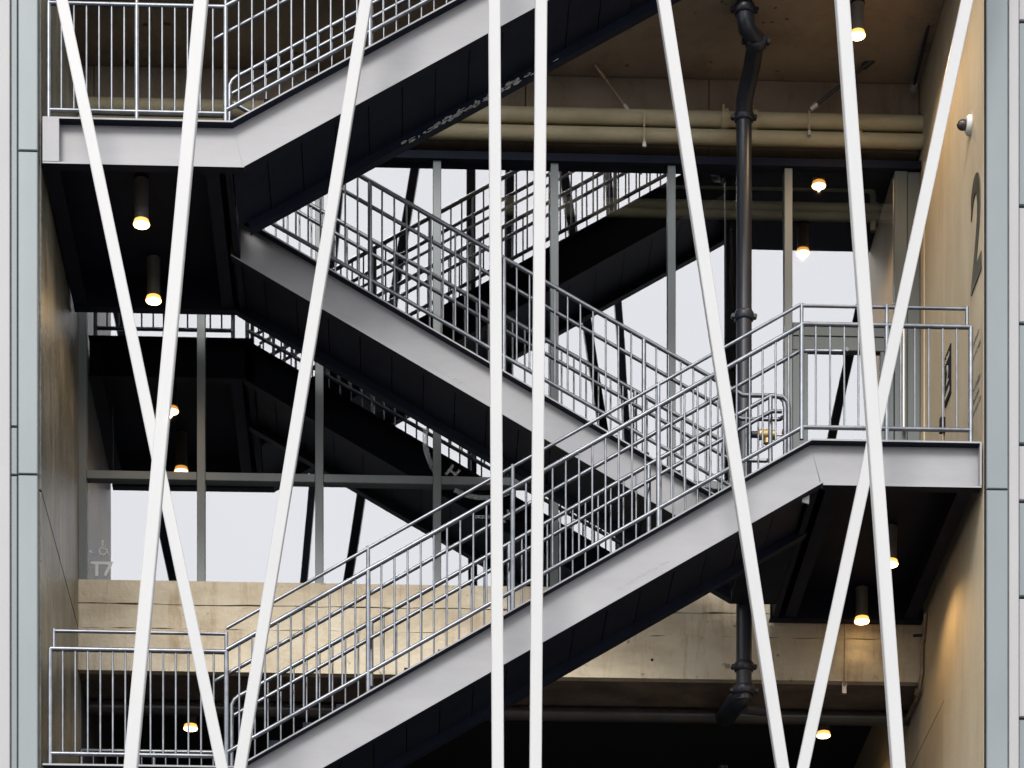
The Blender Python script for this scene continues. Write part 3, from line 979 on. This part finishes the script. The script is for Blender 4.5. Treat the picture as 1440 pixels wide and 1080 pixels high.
WALL_ROT = (R(90), 0, R(-90))          # text on the sand wall reads towards the street
me = text_mesh('2', 1.0, 'wall_number', M['number'], bold=.012)
h0 = max(v.co.y for v in me.vertices) - min(v.co.y for v in me.vertices)
w0 = max(v.co.x for v in me.vertices) - min(v.co.x for v in me.vertices)
zt2, zb2 = at(1377, 249, .28).z, at(1368, 424, .55).z
Y2 = .33
wn = bpy.data.objects.new('wall_number', me)
sc.collection.objects.link(wn)
wn.location = (XR - .006, Y2, (zt2 + zb2) / 2)
wn.rotation_euler = WALL_ROT
wn.scale = (.50 / w0, (zt2 - zb2) / h0, 1)
tag(wn, 'tall dark number 2 mounted on the sand coloured wall', 'wall number')
# two short lines of unreadable small lettering below the number
ins = thing('wall_inscription', (XR - .004, .4, 15.4), 'small dark lines of lettering on the sand wall below the large number', 'inscription')
for (yy0, zc, n, hh) in ((.50, 15.50, 8, .05), (.50, 15.37, 9, .05), (.50, 15.06, 9, .06), (.50, 14.95, 8, .06), (.50, 14.84, 10, .06)):
    m = MB()
    y = yy0
    for k in range(n):
        wv = random.uniform(.018, .034)
        hh2 = hh * random.choice((.6, .6, .9))
        m.box(XR - .004, XR - .001, y - .007, y, zc, zc + hh2)
        if random.random() < .7:
            m.box(XR - .004, XR - .001, y - wv, y - .0075, zc + random.choice((0, .02)), zc + random.choice((.028, .03)))
        y -= wv + .014
    m.build('line', M['number'], ins)
# plate sign
ps = thing('level_sign', (XR, 1.76, 15.0), 'dark rectangular wall plate with a white 2 between two lines of lettering', 'sign')
zs0, zs1 = at(1335, 563, 1.76).z, at(1335, 494, 1.76).z
MB().box(XR - .012, XR - .001, 1.60, 1.92, zs0, zs1).build('plate', M['sign_dark'], ps)
me = text_mesh('2', .26, 'numeral', M['sign_white'], .002)
place('numeral', me, (XR - .0145, 1.76, (zs0 + zs1) / 2), ps, WALL_ROT)
for zc in (zs1 - .09, zs0 + .05):
    m = MB()
    y = 1.88
    while y > 1.64:
        m.box(XR - .0145, XR - .0125, y - .012, y, zc, zc + random.choice((.04, .055)))
        m.box(XR - .0145, XR - .0125, y - .026, y - .0125, zc + random.choice((0, .018)), zc + random.choice((.024, .03)))
        y -= .042
    m.build('line', M['sign_white'], ps)
# small dark reader with a drop cable
p = at(1328, 598, 1.95)
o = thing('card_reader', (XR, 1.95, p.z), 'small dark box on the sand wall below the plate sign', 'card reader')
MB().box(XR - .05, XR - .001, 1.92, 1.99, p.z - .07, p.z + .07).build('box', M['sign_dark'], o)
MB().tube([(XR - .02, 1.955, p.z - .07), (XR - .02, 1.955, p.z - .2)], .01, 6).build('cable', M['conduit'], o)
# dome camera
p = at(1366, 176, .62)
o = thing('security_camera', (XR, .62, p.z), 'white wall mounted dome camera with a dark ball high on the sand wall', 'camera')
MB().tube([(XR - .001, .62, p.z), (XR - .03, .62, p.z), (XR - .048, .62, p.z)], [.09, .09, .07], 18).build('base', M['cam_white'], o)
m = MB()
prof = [(0.0, .05), (.03, .052), (.055, .045), (.075, .03), (.085, .008)]
m.tube([(XR - .049 - a, .62, p.z) for a, r in prof], [r for a, r in prof], 14)
m.build('dome', M['cam_dome'], o)

# ------------------------------------------------------------------ etched film on the glass
def film(px, py, s, size, rot, name, parent, sx=1.0, m='etch'):
    p = at(px, py, Y_GL)
    me = text_mesh(s, size, name, M[m], .0005, bold=.006)
    return place(name, me, (p.x, Y_GL - .003, p.z), parent, (R(90), rot, 0), (sx, 1, 1))
t7 = thing('glass_lettering', at(142, 805, Y_GL), 'white T7 and wheelchair symbol on the lowest pane in the corner', 'lettering')
film(143, 801, 'T7', .20, 0, 'letters', t7, 1.0, 'letter_film')
m = MB()
def strip(m, pts, wd):
    for a, b in zip(pts[:-1], pts[1:]):
        d = Vector((b[0] - a[0], b[1] - a[1]))
        d.normalize()
        nx, nz_ = -d.y * wd / 2, d.x * wd / 2
        m.prism([(a[0] - nx, a[1] - nz_), (b[0] - nx, b[1] - nz_), (b[0] + nx, b[1] + nz_), (a[0] + nx, a[1] + nz_)], 'y', Y_GL - .0035, Y_GL - .0025)
c = at(145, 775, Y_GL)
strip(m, [(c.x + .036 * math.cos(R(t)), c.z + .036 * math.sin(R(t))) for t in range(110, 371, 20)], .012)
strip(m, [(c.x - .005, c.z + .085), (c.x, c.z + .02), (c.x + .035, c.z + .02), (c.x + .05, c.z - .03), (c.x + .062, c.z - .026)], .013)
strip(m, [(c.x - .004, c.z + .045), (c.x + .028, c.z + .045)], .010)
m.box(c.x - .015, c.x + .007, Y_GL - .0035, Y_GL - .0025, c.z + .09, c.z + .112)
m.build('wheelchair_symbol', M['letter_film'], t7)
m = MB()
c = at(128, 776, Y_GL)
strip(m, [(c.x - .02, c.z + .012), (c.x + .015, c.z - .012)], .014)
m.build('dash', M['letter_film'], t7)
rg = thing('etched_ring', at(680, 620, Y_GL), 'large circular emblem of frosted arcs and a letter H on the glass', 'emblem')
c = at(680, 618, Y_GL)
rad = 82 / 135.0
m = MB()
strip(m, [(c.x + rad * math.cos(R(t)), c.z + rad * math.sin(R(t))) for t in range(170, 226, 4)], .055)
m.build('arc', M['etch'], rg)
m = MB()
strip(m, [(c.x + rad * math.cos(R(t)), c.z + rad * math.sin(R(t))) for t in range(240, 300, 4)], .05)
m.build('arc', M['etch'], rg)
film(636, 665, 'H', .17, R(38), 'letter', rg)
film(712, 727, 'H', .15, R(-20), 'letter', rg)
m = MB()
a, b = at(668, 727, Y_GL), at(716, 728, Y_GL)
m.box(a.x, b.x, Y_GL - .0035, Y_GL - .0025, a.z - .018, a.z + .018)
m.build('bar', M['etch'], rg)

# ------------------------------------------------------------------ facade either side
def pier(label, x0, x1, y0, y1, joints, material, gap=.012, name='cladding_column', parts='panel'):
    o = thing(name, ((x0 + x1) / 2, y0, 0), label, 'cladding', 'metal cladding beside the recess')
    zs = [0.0] + sorted(joints) + [TOP]
    for a, b in zip(zs[:-1], zs[1:]):
        MB().bevbox(x0, x1, y0, y1, a + gap / 2, b - gap / 2, .008).build(parts, material, o)
    MB().box(x0 + .015, x1 - .015, y0 + .03, y1 - .002, .02, TOP - .02).build('backing', M['dark'], o)
    return o


zp = lambda px, py, Y: at(px, py, Y).z
x = lambda px, Y=-.05: at(px, 500, Y).x
pier('wide blue grey cladding strip in panels at the edge of the streaked wall', x(25.5), x(53), -.05, .35,
     [zp(40, 212, -.05), zp(40, 667, -.05), zp(40, 667, -.05) - 3.0, zp(40, 667, -.05) - 6], M['cladding'])
pier('narrow recessed blue grey cladding strip at the outer picture edge', x(15, .02), x(24.5, .02), .02, .35,
     [zp(20, 600, .02), zp(20, 668, .02), zp(20, 600, .02) + 5], M['cladding'])
pier('plain pale facade panel beyond the narrow cladding strip', x(14, -.02) - 22, x(14, -.02), -.02, .4, [8.0, 24.5], M['pale_panel'], name='facade_panel')  # unseen width added to keep sky light off the strut backs
pier('blue grey cladding strip with one joint beside the sand wall', x(1387.5), x(1417.5), -.05, .35,
     [zp(1400, 688, -.05), zp(1400, 688, -.05) - 4.5, 19.5], M['cladding'])
MB().box(XR + .002, x(1387), -.02, -.002, 0, TOP).build('shadow_gap', M['dark'])['kind'] = 'structure'
pier('smooth pale vertical panel at the outer edge past the cladding strip', x(1419), x(1433), -.05, .35, [24.5], M['pale_panel'], name='facade_panel')
lv = thing('louvre_bay', (x(1434) + 2, 0, 0), 'grey banded facade bay with dark horizontal gaps at the picture edge', 'cladding')
lz = [zp(1437, y, .0) for y in (-350, -180, 30, 290, 455, 625, 705, 840, 1010)]
lz = sorted([0, 6, 9] + lz + [TOP])
for i, (a, b) in enumerate(zip(lz[:-1], lz[1:])):
    MB().bevbox(x(1434), x(1434) + 22, .0, .3, a + .012, b - .012, .01).build('band', M['pale_panel'] if i % 2 else M['cladding'], lv)  # bands run on unseen to block sky light behind the struts
MB().box(x(1434), x(1434) + 22, .05, .28, 0, TOP).build('backing', M['dark'], lv)
